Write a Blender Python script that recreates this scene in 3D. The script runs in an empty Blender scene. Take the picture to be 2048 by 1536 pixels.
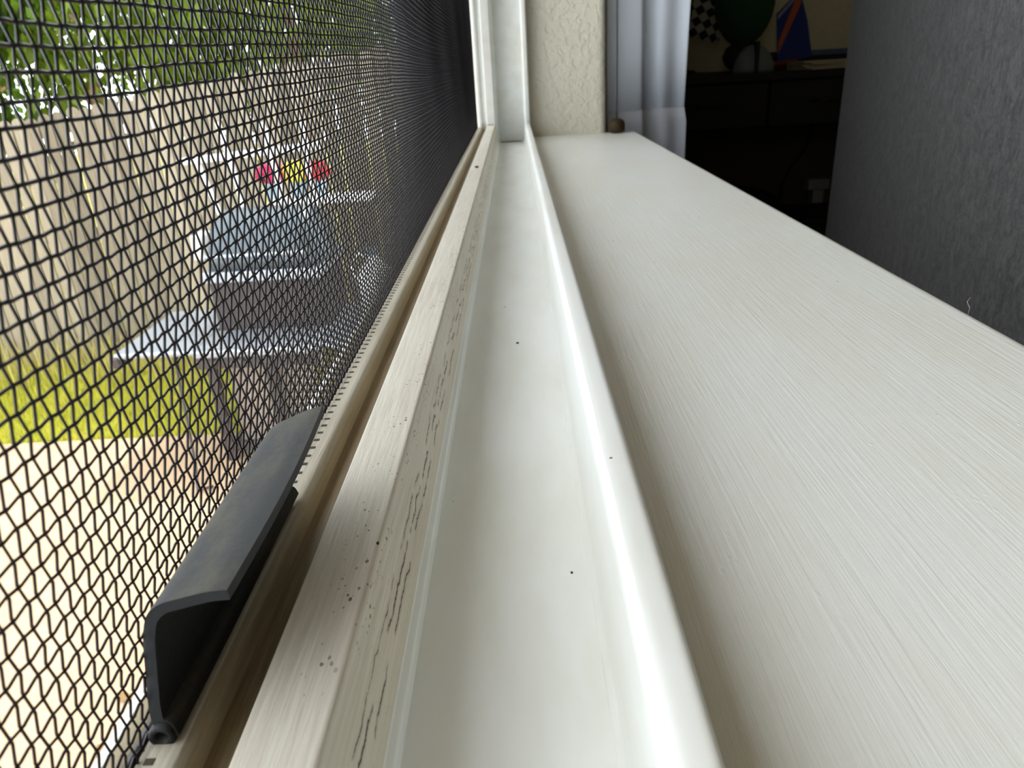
import bpy, bmesh, math, random
import numpy as np
from mathutils import Vector, Matrix

random.seed(7)
rng = np.random.default_rng(11)
SC = bpy.context.scene
COL = SC.collection
CAMZ = 0.94          # camera height above the room floor, metres


def W(x, y, z):
    """centimetres measured from the lens (x into the room, y along the sill, z up) -> metres"""
    return Vector((x * .01, y * .01, CAMZ + z * .01))


# ------------------------------------------------------------------ camera
F = 1450.0
cd = bpy.data.cameras.new('camera')
cam = bpy.data.objects.new('camera', cd)
COL.objects.link(cam)
cd.sensor_width = 36.0
cd.lens = F / 2048 * 36.0
cd.clip_start = 0.005
cd.clip_end = 200
yv = Vector((0, 768 - 128.4, -F)).normalized()
dn = Vector((196.0, -(F * F / 639.6), -F)).normalized()
zv = -dn
zv = (zv - yv * zv.dot(yv)).normalized()
xv = yv.cross(zv)
M = Matrix((xv, yv, zv))
m4 = M.to_4x4()
m4.translation = W(0, 0, 0)
cam.matrix_world = m4
cd.dof.use_dof = True
cd.dof.focus_distance = 0.135
cd.dof.aperture_fstop = 57
SC.camera = cam

# ------------------------------------------------------------------ sky, sun, exposure
wd = bpy.data.worlds.new('sky')
SC.world = wd
wd.use_nodes = True
bg = wd.node_tree.nodes['Background']
bg.inputs[0].default_value = (0.90, 0.95, 1.0, 1)
bg.inputs[1].default_value = 5.0
sd = bpy.data.lights.new('sun', 'SUN')
sun = bpy.data.objects.new('sun', sd)
COL.objects.link(sun)
sd.energy = 3.3
sd.angle = 0.01
sd.color = (1.0, 0.93, 0.80)
sun.location = (0, 5, 12)
sun.rotation_euler = Vector((0.17, 0.48, 0.85)).to_track_quat('Z', 'Y').to_euler()
pd = bpy.data.lights.new('window_portal', 'AREA')      # light portal: guides sampling, gives no light of its own
pd.shape = 'RECTANGLE'
pd.size = 1.3
pd.size_y = 1.6
pd.cycles.is_portal = True
po = bpy.data.objects.new('window_portal', pd)
COL.objects.link(po)
po.location = W(-8.5, 15, 54)
po.rotation_euler = (0, -math.pi / 2, 0)
SC.view_settings.view_transform = 'Standard'
SC.view_settings.look = 'None'
SC.view_settings.gamma = 1
SC.view_settings.use_curve_mapping = False
SC.view_settings.exposure = 0.0


# ------------------------------------------------------------------ helpers
def lin(c):
    return tuple(((v / 255) / 12.92 if v / 255 <= .04045 else ((v / 255 + .055) / 1.055) ** 2.4) for v in c) + (1,)


def mat(name, c, rough=.6, spec=.5, metal=0.0):
    m = bpy.data.materials.new(name)
    m.use_nodes = True
    b = m.node_tree.nodes['Principled BSDF']
    b.inputs['Base Color'].default_value = c if len(c) == 4 else tuple(c) + (1,)
    b.inputs['Roughness'].default_value = rough
    b.inputs['Specular IOR Level'].default_value = spec
    b.inputs['Metallic'].default_value = metal
    return m


class N:
    """tiny node-graph helper"""
    def __init__(s, m):
        s.m = m; s.t = m.node_tree; s.b = s.t.nodes['Principled BSDF']

    def new(s, kind, **kw):
        n = s.t.nodes.new(kind)
        for k, v in kw.items():
            setattr(n, k, v)
        return n

    def link(s, a, b):
        s.t.links.new(a, b)

    def coord(s, scale=(1, 1, 1), what='Object', rot=(0, 0, 0), loc=(0, 0, 0)):
        tc = s.new('ShaderNodeTexCoord'); mp = s.new('ShaderNodeMapping')
        mp.inputs['Scale'].default_value = scale
        mp.inputs['Rotation'].default_value = rot
        mp.inputs['Location'].default_value = loc
        s.link(tc.outputs[what], mp.inputs[0])
        return mp.outputs[0]

    def noise(s, vec, scale=5, detail=4, rough=.5, dist=0):
        n = s.new('ShaderNodeTexNoise')
        n.inputs['Scale'].default_value = scale; n.inputs['Detail'].default_value = detail
        n.inputs['Roughness'].default_value = rough; n.inputs['Distortion'].default_value = dist
        s.link(vec, n.inputs['Vector'])
        return n.outputs['Fac']

    def ramp(s, fac, stops, interp='LINEAR'):
        r = s.new('ShaderNodeValToRGB'); r.color_ramp.interpolation = interp
        e = r.color_ramp.elements
        while len(e) < len(stops): e.new(.5)
        for i, (p, c) in enumerate(stops):
            e[i].position = p
            e[i].color = (c, c, c, 1) if isinstance(c, (int, float)) else (tuple(c) + (1,))[:4]
        s.link(fac, r.inputs[0])
        return r.outputs[0]

    def mix(s, fac, a, b, mode='MIX'):
        n = s.new('ShaderNodeMix', data_type='RGBA', blend_type=mode)
        for sock, v in ((n.inputs[0], fac), (n.inputs[6], a), (n.inputs[7], b)):
            if hasattr(v, 'is_linked') or isinstance(v, bpy.types.NodeSocket): s.link(v, sock)
            elif isinstance(v, (int, float)) and sock == n.inputs[0]: sock.default_value = v
            else: sock.default_value = (tuple(v) + (1,))[:4]
        return n.outputs[2]

    def math(s, op, a, b=0.0, clamp=False):
        n = s.new('ShaderNodeMath', operation=op); n.use_clamp = clamp
        for i, v in enumerate((a, b)):
            if isinstance(v, bpy.types.NodeSocket): s.link(v, n.inputs[i])
            else: n.inputs[i].default_value = v
        return n.outputs[0]

    def dots(s, vec, scale, radius, keep=.5):
        v = s.new('ShaderNodeTexVoronoi', feature='F1'); v.inputs['Scale'].default_value = scale
        s.link(vec, v.inputs['Vector'])
        sp = s.new('ShaderNodeSeparateColor'); s.link(v.outputs['Color'], sp.inputs[0])
        r = s.math('MULTIPLY', sp.outputs[1], radius)
        d = s.math('LESS_THAN', v.outputs['Distance'], r)
        return s.math('MULTIPLY', d, s.math('LESS_THAN', sp.outputs[0], keep))

    def base(s, c): s.link(c, s.b.inputs['Base Color'])

    def bump(s, h, strength=.3, dist=.001, normal=None):
        n = s.new('ShaderNodeBump'); n.inputs['Strength'].default_value = strength
        n.inputs['Distance'].default_value = dist
        s.link(h, n.inputs['Height'])
        if normal is not None: s.link(normal, n.inputs['Normal'])
        s.link(n.outputs[0], s.b.inputs['Normal'])
        return n.outputs[0]


def link_mesh(name, me, m=None, parent=None, smooth=False, **props):
    o = bpy.data.objects.new(name, me)
    COL.objects.link(o)
    if m is not None: me.materials.append(m)
    if parent is not None: o.parent = parent
    if smooth: me.polygons.foreach_set('use_smooth', [True] * len(me.polygons))
    for k, v in props.items(): o[k] = v
    return o


def from_bm(name, bm, m, parent=None, smooth=False, **props):
    me = bpy.data.meshes.new(name)
    bmesh.ops.recalc_face_normals(bm, faces=bm.faces)
    bm.to_mesh(me); bm.free()
    return link_mesh(name, me, m, parent, smooth, **props)


def root(name, label, cat, loc=(0, 0, 0), group=None):
    o = bpy.data.objects.new(name, None); o.empty_display_size = .05
    COL.objects.link(o); o.location = loc
    o['label'] = label; o['category'] = cat
    if group: o['group'] = group
    return o


def local(parent):
    return parent.location if parent is not None else Vector((0, 0, 0))


def add_box(bm, a, b, bev=0.0, seg=2, rot=None):
    """box between corners a and b (metres), optional bevel"""
    a = Vector(a); b = Vector(b)
    r = bmesh.ops.create_cube(bm, size=1)
    vs = r['verts']
    s = b - a
    bmesh.ops.scale(bm, vec=(abs(s.x), abs(s.y), abs(s.z)), verts=vs)
    if rot is not None: bmesh.ops.rotate(bm, cent=(0, 0, 0), matrix=rot, verts=vs)
    bmesh.ops.translate(bm, vec=(a + b) / 2, verts=vs)
    if bev > 0:
        es = list({e for v in vs for e in v.link_edges})
        bmesh.ops.bevel(bm, geom=es, offset=bev, segments=seg, affect='EDGES', profile=.5)


def add_tube(bm, pts, r, n=8, cap=True):
    pts = [Vector(p) for p in pts]
    rs = r if isinstance(r, (list, tuple)) else [r] * len(pts)
    rings = []
    up = Vector((0, 0, 1))
    for i, p in enumerate(pts):
        d = (pts[min(i + 1, len(pts) - 1)] - pts[max(i - 1, 0)]).normalized()
        ref = up if abs(d.z) < .95 else Vector((1, 0, 0))
        u = d.cross(ref).normalized(); v = d.cross(u)
        rings.append([bm.verts.new(p + (u * math.cos(2 * math.pi * k / n) + v * math.sin(2 * math.pi * k / n)) * rs[i]) for k in range(n)])
    for a, b in zip(rings, rings[1:]):
        for k in range(n): bm.faces.new((a[k], a[(k + 1) % n], b[(k + 1) % n], b[k]))
    if cap: bm.faces.new(rings[0]); bm.faces.new(rings[-1])


def add_lathe(bm, prof, c, n=24, axis='Z'):
    """prof = [(radius, height)]"""
    rings = []
    for r, h in prof:
        ring = []
        for k in range(n):
            a = 2 * math.pi * k / n
            if axis == 'Z': p = Vector((r * math.cos(a), r * math.sin(a), h))
            elif axis == 'X': p = Vector((h, r * math.cos(a), r * math.sin(a)))
            else: p = Vector((r * math.cos(a), h, r * math.sin(a)))
            ring.append(bm.verts.new(Vector(c) + p))
        rings.append(ring)
    for a, b in zip(rings, rings[1:]):
        for k in range(n): bm.faces.new((a[k], a[(k + 1) % n], b[(k + 1) % n], b[k]))
    bm.faces.new(rings[0]); bm.faces.new(rings[-1])


def box_obj(name, a, b, m, parent=None, bev=0.0, seg=2, **props):
    bm = bmesh.new(); off = local(parent)
    add_box(bm, Vector(a) - off, Vector(b) - off, bev, seg)
    return from_bm(name, bm, m, parent, False, **props)


def round_poly(pts, rad, seg=5):
    """round the corners of an open polyline; rad = radius or list (0 keeps a corner sharp)"""
    out = [Vector(pts[0])]
    for i in range(1, len(pts) - 1):
        r = rad[i] if isinstance(rad, (list, tuple)) else rad
        p = Vector(pts[i]); a = Vector(pts[i - 1]); b = Vector(pts[i + 1])
        if r <= 0: out.append(p); continue
        d1 = (a - p); d2 = (b - p)
        r = min(r, d1.length * .45, d2.length * .45)
        p1 = p + d1.normalized() * r; p2 = p + d2.normalized() * r
        for k in range(seg + 1):
            t = k / seg
            out.append((1 - t) ** 2 * p1 + 2 * t * (1 - t) * p + t * t * p2)
    out.append(Vector(pts[-1]))
    return out


# ------------------------------------------------------------------ materials
def paint_white():
    m = mat('sill_paint', lin((226, 225, 212)), .38, .45); n = N(m)
    v = n.coord((90, 3.0, 30)); st = n.noise(v, 9, 6, .6, .3)
    v2 = n.coord((260, 5, 60)); st2 = n.noise(v2, 8, 3, .6)
    v3 = n.coord((1, .35, 1)); blot = n.noise(v3, 40, 3, .5)
    c = n.mix(n.ramp(blot, [(.40, 0), (.72, 1)]), lin((230, 232, 226)), lin((228, 228, 218)))
    c = n.mix(n.math('MULTIPLY', n.dots(n.coord(), 95, .055, .35), .8), c, lin((110, 100, 84)))
    n.base(c)
    # little chips / brush hairs trapped in the paint, gathered in one area
    vo = n.new('ShaderNodeTexVoronoi', feature='F1'); vo.inputs['Scale'].default_value = 260
    n.link(n.coord((1.6, .8, 1)), vo.inputs['Vector'])
    bl = n.ramp(vo.outputs['Distance'], [(.0, 1), (.22, 0)])
    mk = n.ramp(n.noise(n.coord(loc=(.03, 0, 0)), 45, 2, .5), [(.56, 0), (.66, 1)])
    h = n.math('ADD', n.math('MULTIPLY', st, .8), n.math('MULTIPLY', st2, .22))
    h = n.math('ADD', h, n.math('MULTIPLY', n.math('MULTIPLY', bl, mk), .55))
    n.bump(h, .27, .0008)
    return m


def vinyl(name='window_vinyl', c=(236, 238, 234), dirt=0.0):
    m = mat(name, lin(c), .34, .5); n = N(m)
    blot = n.noise(n.coord((1, .3, 1)), 60, 4, .55)
    cc = n.mix(n.ramp(blot, [(.42, 0), (.8, 1)]), lin(c), lin((c[0] - 12, c[1] - 14, c[2] - 22)))
    cc = n.mix(n.math('MULTIPLY', n.dots(n.coord(), 130, .06, .4), .9), cc, lin((90, 82, 68)))
    n.base(cc)
    n.bump(n.noise(n.coord((3, .4, 3)), 90, 2, .5), .05, .0006)
    return m


def grimy(name, c, grime, streak=True, cracks=False, amount=.55):
    m = mat(name, lin(c), .5, .4); n = N(m)
    st = n.noise(n.coord((70, 2.5, 70)), 14, 5, .65, .4)
    bl = n.noise(n.coord((1, .35, 1)), 55, 5, .6)
    f = n.math('MULTIPLY', n.ramp(st, [(.35, 0), (.75, 1)]), n.ramp(bl, [(.35, .25), (.7, 1)]))
    cc = n.mix(n.math('MULTIPLY', f, amount), lin(c), lin(grime))
    tc = n.new('ShaderNodeTexCoord'); sx = n.new('ShaderNodeSeparateXYZ'); n.link(tc.outputs['Object'], sx.inputs[0])
    X_, Y_, Z_ = sx.outputs
    clus = n.ramp(n.noise(n.coord((1, 1, 1)), 70, 2), [(.44, 0), (.6, 1)])
    dt = n.dots(n.coord((1, .6, 1)), 1500, .40, .5)
    edge = n.ramp(n.math('MULTIPLY', Z_, 20), [(.31, .12), (.40, 1)]) if cracks else clus
    near = n.math('MULTIPLY', n.math('ABSOLUTE', n.math('ADD', X_, .0137)), 100.0)
    edge2 = n.ramp(near, [(.0, 1), (.22, .9), (.45, .08)]) if not cracks else edge
    cc = n.mix(n.math('MULTIPLY', n.math('MULTIPLY', dt, clus), edge2), cc, lin((44, 34, 26)))
    if cracks:
        def ynoise(sc_, det, loc):
            cb = n.new('ShaderNodeCombineXYZ'); n.link(Y_, cb.inputs[1]); cb.inputs[0].default_value = loc
            return n.noise(cb.outputs[0], sc_, det, .6)
        for q, (z0, amp, w) in enumerate(((.0118, .0060, .00016), (.0092, .0050, .00012), (.0142, .0050, .00009))):
            f_ = n.math('ADD', n.math('MULTIPLY', n.math('SUBTRACT', ynoise(95, 6, q * 3.1), .5), amp), z0)
            dd = n.math('MULTIPLY', n.math('ABSOLUTE', n.math('SUBTRACT', Z_, f_)), 500.0)
            gate = n.ramp(ynoise(60, 3, 7 + q * 2.3), [(.46, 0), (.52, 1)])
            cr = n.math('MULTIPLY', n.ramp(dd, [(0, 1), (w * 500, .9), (w * 1100, 0)]), gate)
            halo = n.math('MULTIPLY', n.ramp(dd, [(0, .5), (.5, 0)]), gate)
            cc = n.mix(halo, cc, lin((158, 140, 116)))
            cc = n.mix(cr, cc, lin((52, 38, 28)))
    n.base(cc)
    n.bump(n.noise(n.coord((60, 3, 60)), 20, 4, .6), .18, .0006)
    return m


M_SILL = paint_white()
M_VINYL = vinyl()
M_TRACK = grimy('track_top_vinyl', (234, 229, 214), (172, 154, 126), amount=.62)
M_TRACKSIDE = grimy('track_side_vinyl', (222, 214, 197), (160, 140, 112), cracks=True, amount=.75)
M_GROOVE = grimy('track_groove_grime', (162, 146, 116), (92, 72, 42), amount=.9)
M_SCREENRAIL = grimy('screen_rail_vinyl', (206, 199, 180), (148, 134, 106), amount=.7)
M_WIRE = mat('screen_wire', (0.013, 0.011, 0.013, 1), .45, .3)
M_NOTCH = mat('spline_notch', lin((78, 66, 50)), .8)


def rubber():
    m = mat('tab_plastic', lin((40, 42, 44)), .6, .3); n = N(m)
    a = n.noise(n.coord((1, .5, 1)), 150, 5, .65); b = n.noise(n.coord(), 900, 3, .6)
    f = n.ramp(n.math('ADD', n.math('MULTIPLY', a, .8), n.math('MULTIPLY', b, .2)), [(.46, 0), (.70, 1)])
    gm = n.new('ShaderNodeNewGeometry'); sx = n.new('ShaderNodeSeparateXYZ'); n.link(gm.outputs['Normal'], sx.inputs[0])
    dust = n.ramp(sx.outputs[2], [(.3, 0), (.8, 1)])      # up-facing mask: carries the dust patches and a painted lit top
    lit_top = n.mix(dust, lin((27, 28, 30)), lin((58, 60, 60)))  # inner faces painted darker, top lighter, in place of real light and shade
    n.base(n.mix(n.math('MULTIPLY', n.math('MULTIPLY', f, dust), .5), lit_top, lin((108, 102, 80))))
    n.bump(b, .12, .0003)
    return m


M_TAB = rubber()


def drywall(name, c, s=55):
    m = mat(name, lin(c), .75, .25); n = N(m)
    a = n.ramp(n.noise(n.coord(), s, 3, .5, .6), [(.42, 0), (.58, 1)])
    b = n.noise(n.coord(), s * 4, 3, .5)
    n.bump(n.math('ADD', n.math('MULTIPLY', a, .7), n.math('MULTIPLY', b, .3)), .5, .0016)
    return m


M_DRY = drywall('drywall_cream', (214, 210, 192), 130)
M_ROOM = drywall('room_wall_beige', (196, 184, 150), 40)
M_STUCCO = drywall('outside_stucco', (190, 175, 150), 80)


# ------------------------------------------------------------------ setting: room shell
Y0 = 90.3
FL = -CAMZ * 100            # floor level, cm from lens


def wbox(bm, a, b, bev=0):
    add_box(bm, W(*a), W(*b), bev)


bm = bmesh.new()
wbox(bm, (-7, -250, FL), (10.75, 360, -9.9))
wbox(bm, (-7, -250, 115), (10.75, 360, 146))
wbox(bm, (-7, -250, -9.9), (10.75, -60, 115))
wbox(bm, (-7, 91.4, -9.9), (1.75, 360, 115))
from_bm('wall_left', bm, M_STUCCO, kind='structure', label='outer wall of the room with the window opening in it')
bm = bmesh.new()
pr = round_poly([(1.75, Y0), (10.75, Y0), (10.75, 360)], 1.0, 6)
vs0 = [bm.verts.new(W(p[0], p[1], -8.6)) for p in pr]
vs1 = [bm.verts.new(W(p[0], p[1], 115)) for p in pr]
for i in range(len(pr) - 1): bm.faces.new((vs0[i], vs0[i + 1], vs1[i + 1], vs1[i]))
wl = [bm.verts.new(W(1.75, 360, -8.6)), bm.verts.new(W(1.75, 360, 115))]
bm.faces.new((vs0[0], wl[0], wl[1], vs1[0]))
bm.faces.new(vs0 + [wl[0]]); bm.faces.new(vs1 + [wl[1]])
from_bm('wall_far_return', bm, M_DRY, kind='structure', label='cream textured drywall return beside the white window jamb')
box_obj('wall_far', W(-7, 360, FL), W(360, 372, 146), M_ROOM, kind='structure', label='dim beige wall behind the dark desk')
box_obj('wall_right', W(360, -262, FL), W(372, 372, 146), M_ROOM, kind='structure')
box_obj('wall_near', W(-7, -262, FL), W(360, -250, 146), M_ROOM, kind='structure')
box_obj('ceiling', W(-7, -262, 146), W(372, 372, 156), M_DRY, kind='structure')
M_CARPET = mat('carpet', lin((92, 82, 70)), .95)
nn = N(M_CARPET); nn.bump(nn.noise(nn.coord(), 300, 3), .6, .004)
box_obj('floor', W(-7, -262, FL - 8), W(372, 372, FL), M_CARPET, kind='structure', label='dark carpeted room floor')


M_BLOCKER = mat('blocker_paint', lin((150, 140, 120)), .8)
box_obj('light_blocker_eave', W(-62, -250, 122), W(-7.05, 360, 130), M_BLOCKER, kind='structure', label='unseen eave added above the window to block high sky light')  # added out of view to cut high sky light and deepen sill shading

# ------------------------------------------------------------------ painted sill board
def extrude_y(name, prof, y0, y1, m, parent=None, miter=None, closed=True, smooth=True, **props):
    """prof = [(x, z)] in cm, swept along y; miter(z)->y end"""
    bm = bmesh.new(); off = local(parent)
    A = [bm.verts.new(W(p[0], y0, p[1]) - off) for p in prof]
    B = [bm.verts.new(W(p[0], miter(p[1]) if miter else y1, p[1]) - off) for p in prof]
    n = len(prof)
    for i in range(n if closed else n - 1):
        j = (i + 1) % n
        bm.faces.new((A[i], A[j], B[j], B[i]))
    if closed: bm.faces.new(A); bm.faces.new(B)
    o = from_bm(name, bm, m, parent, smooth, **props)
    if smooth:
        md = o.modifiers.new('edges', 'EDGE_SPLIT'); md.split_angle = math.radians(42)
    return o


nose = [(1.5, -8.0)] + [(13.75 + .75 * math.sin(a), -8.75 + .75 * math.cos(a)) for a in [i * math.pi / 14 for i in range(8)]] + [(14.5, -9.5), (14.1, -9.88), (1.5, -9.88)]
extrude_y('trim_1', nose, -60, Y0 + .05, M_SILL, kind='structure', label='wide white painted window sill board with a rounded front edge')

# ------------------------------------------------------------------ vinyl window frame (structure)
win = bpy.data.objects.new('window_1', None); COL.objects.link(win)
win.location = W(-1, 15, -8.5); win['kind'] = 'structure'
win['label'] = 'white vinyl sliding window frame with grimy screen track'

FLOORZ = -8.45
# inner track: grimy raised rail next to the screen groove
track = round_poly([(-3.80, -9.6), (-3.80, -6.92), (-3.30, -6.90), (-3.20, -6.30), (-2.27, -6.28), (-2.09, -8.12), (-1.95, -8.20), (-1.92, -9.6)], [0, 0, .06, .03, .10, .03, .05, 0], 4)
chan = [(-1.96, -9.6), (-1.96, FLOORZ), (.98, FLOORZ), (.98, -9.6)]
ridge = round_poly([(.92, -9.6), (.92, -8.38), (1.02, -8.26), (1.12, -6.50), (1.30, -6.33), (1.70, -6.31), (1.80, -6.6), (1.80, -9.6)], [0, .03, .1, .09, .12, .12, .12, 0], 4)
TOPZ, BOT = 112.0, -8.0


def frame_runs(name, prof, m, label=None, mats=None):
    """same profile run along the bottom (y) and mitred up the far jamb, across the head and the near jamb"""
    off = win.location
    d = [(p[0], p[1] - BOT) for p in prof]
    runs = {'bottom': lambda x, t: ((x, -59.9 + t, BOT + t), (x, Y0 - t, BOT + t)),
            'jamb': lambda x, t: ((x, Y0 - t, BOT + t), (x, Y0 - t, TOPZ - t)),
            'head': lambda x, t: ((x, Y0 - t, TOPZ - t), (x, -59.9 + t, TOPZ - t)),
            'near_jamb': lambda x, t: ((x, -59.9 + t, TOPZ - t), (x, -59.9 + t, BOT + t))}
    for rn, fn in runs.items():
        bm = bmesh.new(); A = []; B = []
        for x, t in d:
            a, b = fn(x, t)
            A.append(bm.verts.new(W(*a) - off)); B.append(bm.verts.new(W(*b) - off))
        n = len(d)
        for i in range(n):
            j = (i + 1) % n
            bm.faces.new((A[i], A[j], B[j], B[i]))
        bm.faces.new(A); bm.faces.new(B)
        o = from_bm(name, bm, None, win, True)
        o.data.materials.append(m[0] if rn == 'bottom' else M_VINYL)
        if rn == 'bottom' and len(m) > 1:
            for mm in m[1:]: o.data.materials.append(mm)
            for p in o.data.polygons:
                c = p.center + off
                zx = c.x * 100; zz = (c.z - CAMZ) * 100
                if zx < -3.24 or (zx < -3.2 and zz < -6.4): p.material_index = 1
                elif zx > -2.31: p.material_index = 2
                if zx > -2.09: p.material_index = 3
        md = o.modifiers.new('edges', 'EDGE_SPLIT'); md.split_angle = math.radians(50)
        if label and rn == 'bottom': o['label'] = label


frame_runs('screen_track', track, [M_TRACK, M_GROOVE, M_TRACKSIDE, M_VINYL], 'grimy cream track rail with black specks and cracks')
frame_runs('sash_channel', chan, [M_VINYL])
frame_runs('inner_ridge', ridge, [M_VINYL], 'clean white rounded ridge beside the sill board')
# outer flange outside the screen, seen through the lowest wires
fl = [(-5.90, -9.6), (-5.90, -8.22), (-6.04, -8.22), (-6.04, -9.6)]
extrude_y('outer_flange', fl, -59.9, Y0, M_VINYL, win, smooth=False)
extrude_y('outer_ledge', [(-5.86, -9.6), (-5.86, -8.62), (-4.55, -8.55), (-4.55, -9.6)], -59.9, Y0, M_STUCCO, win, smooth=False)
# dark dirt packed into the corner joint
M_CAULK = mat('corner_dirt', lin((70, 62, 44)), .9)
box_obj('joint_gap', W(-1.7, Y0 + .37, -8.5), W(.72, Y0 + .5, -8.38), M_CAULK, win)
box_obj('joint_gap', W(-3.15, Y0 - 1.78, -6.36), W(-2.45, Y0 - 1.66, -6.26), M_CAULK, win)

# ------------------------------------------------------------------ the removable insect screen
scr = root('window_screen', 'black woven insect screen in a grimy cream frame, filling the left side', 'window screen', W(-4.1, 15, -7))
rail = round_poly([(-4.5, -7.6), (-4.5, -6.62), (-4.33, -6.49), (-3.92, -6.49), (-3.80, -6.60), (-3.80, -7.6)], [0, .05, .05, .1, .04, 0], 4)
srun = {'b': lambda x, t: ((x, -58 + t, BOT + t), (x, Y0 - .02 - t, BOT + t)),
        'j': lambda x, t: ((x, Y0 - .02 - t, BOT + t), (x, Y0 - .02 - t, TOPZ - t)),
        'h': lambda x, t: ((x, Y0 - .02 - t, TOPZ - t), (x, -58 + t, TOPZ - t)),
        'n': lambda x, t: ((x, -58 + t, TOPZ - t), (x, -58 + t, BOT + t))}
for k, fn in srun.items():
    bm = bmesh.new(); off = scr.location; A = []; B = []
    for p in rail:
        a, b = fn(p[0], p[1] - BOT)
        A.append(bm.verts.new(W(*a) - off)); B.append(bm.verts.new(W(*b) - off))
    for i in range(len(A)):
        j = (i + 1) % len(A); bm.faces.new((A[i], A[j], B[j], B[i]))
    bm.faces.new(A); bm.faces.new(B)
    o = from_bm('screen_rail', bm, M_SCREENRAIL if k == 'b' else M_VINYL, scr, True)
    md = o.modifiers.new('edges', 'EDGE_SPLIT'); md.split_angle = math.radians(50)

PV, PH = .155, .214         # wire pitch along y and up z (cm)
XM = -4.30


def sheet(y, z):
    """where the cloth hangs: x and z offsets, cm"""
    up = 1 - np.exp(-np.clip(z + 6.5, 0, None) / 4.5)
    bow = .62 * np.exp(-((y - 24) / 17.0) ** 2) * up
    bow += .012 * up * np.sin(y * .5 + z * .35)
    lift = .27 * np.exp(-((y - 23) / 10.0) ** 2) * up - .12 * np.exp(-((y - 7) / 3.5) ** 2) * up
    wob = .010 * np.sin(y * 2.1 + z * 2.0)
    return XM + bow, lift + wob * up


def tubes(P, r):
    """P (N, M, 3) cm -> verts, quads of four-sided tubes; offsets in the x and the in-plane side direction"""
    Nn, Mm, _ = P.shape
    T = np.gradient(P, axis=1); T /= np.linalg.norm(T, axis=2, keepdims=True)
    X = np.zeros_like(P); X[..., 0] = 1
    X -= (X * T).sum(2, keepdims=True) * T; X /= np.linalg.norm(X, axis=2, keepdims=True)
    S = np.cross(T, X)
    V = np.stack([P + r * X, P + r * S, P - r * X, P - r * S], axis=2)      # N M 4 3
    idx = np.arange(Nn * Mm * 4).reshape(Nn, Mm, 4)
    a = idx[:, :-1]; b = idx[:, 1:]
    q = np.stack([a, np.roll(a, -1, 2), np.roll(b, -1, 2), b], axis=-1)
    return V.reshape(-1, 3), q.reshape(-1, 4)


def np_mesh(name, V, Q, k=4):
    me = bpy.data.meshes.new(name)
    me.vertices.add(len(V)); me.vertices.foreach_set('co', V.astype(np.float32).ravel())
    me.loops.add(Q.size); me.loops.foreach_set('vertex_index', Q.astype(np.int32).ravel())
    me.polygons.add(len(Q))
    me.polygons.foreach_set('loop_start', np.arange(0, Q.size, k, dtype=np.int32))
    me.polygons.foreach_set('loop_total', np.full(len(Q), k, dtype=np.int32))
    me.update(calc_edges=True)
    return me


ys = np.arange(-1.0, 88.4, PV); zs = np.arange(-6.62, 25.0, PH)
I, J = np.meshgrid(np.arange(len(ys)), np.arange(len(zs)), indexing='ij')
YY = ys[I] + rng.normal(0, .003, I.shape) + (rng.normal(0, .008, len(ys)))[:, None]
ZZ = zs[J] + rng.normal(0, .003, I.shape) + (rng.normal(0, .008, len(zs)))[None, :]
bx, dz = sheet(YY, ZZ)
sg = np.where((I + J) % 2 == 0, 1.0, -1.0)
PVt = np.stack([bx + .023 * sg, YY, ZZ + dz], axis=-1)
PHt = np.stack([bx - .013 * sg, YY, ZZ + dz], axis=-1)[:, 1:].transpose(1, 0, 2)
v1, q1 = tubes(PVt, .0178)
v2, q2 = tubes(PHt, .0196)
V = np.concatenate([v1, v2]) * .01; Q = np.concatenate([q1, q2 + len(v1)])
V[:, 2] += CAMZ; V -= np.array(scr.location)
link_mesh('screen_mesh', np_mesh('screen_mesh', V, Q), M_WIRE, scr, True, kind='stuff', label='black woven wire cloth')

# small dark notches where every second wire bites into the rail
bm = bmesh.new()
off = scr.location
for k in range(250):
    y = 3.2 + k * PV * 2
    if y > 80: break
    j = random.uniform(-.01, .01)
    add_box(bm, W(-4.225 + j, y - .045, -6.53) - off, W(-4.12 + j, y + .035 + j, -6.483) - off)
from_bm('spline_notch', bm, M_NOTCH, scr, kind='stuff')
# rolled spline bead along the outer edge
bm = bmesh.new(); add_tube(bm, [W(-4.36, y, -6.5) - off for y in (-58 + 2, 30, 88.5)], .0006, 8)
from_bm('spline', bm, M_WIRE, scr, True)

# pull tab: bent charcoal plastic strip clipped over the rail
pc = [(-3.99, -6.42), (-4.03, -6.30), (-4.14, -6.27), (-4.17, -6.10), (-4.17, -5.40), (-4.13, -5.17), (-3.98, -5.05), (-3.45, -4.92), (-3.24, -4.91)]
pc = round_poly(pc, .12, 4)
TH = .065
nrm = []
for i, p in enumerate(pc):
    d = (pc[min(i + 1, len(pc) - 1)] - pc[max(i - 1, 0)]).normalized()
    nrm.append(Vector((-d.y, d.x)))
prof = [p + n * TH for p, n in zip(pc, nrm)] + [p - n * TH for p, n in reversed(list(zip(pc, nrm)))]
bm = bmesh.new(); rings = []
NS = 26
for s in range(NS + 1):
    t = s / NS; y = 6.05 + (10.4 - 6.05) * t
    ring = []
    for p in prof:
        reach = max(0, (p[0] + 4.1)) / .85             # 0 at wall, 1 at the free edge
        end = 0
        yy = y
        if t > .9: yy = y - (t - .9) * 10 * .22 * (1 - reach) * (p[1] > -6)
        yy -= (1 - t) * .44 * min(1, max(0, (-5.15 - p[1]) / 1.2))
        belly = .07 * math.sin(math.pi * t) * reach
        ring.append(bm.verts.new(W(p[0] + belly - .035 * t * reach, yy, p[1] + (.05 * t) * reach) - off))
    rings.append(ring)
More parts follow.
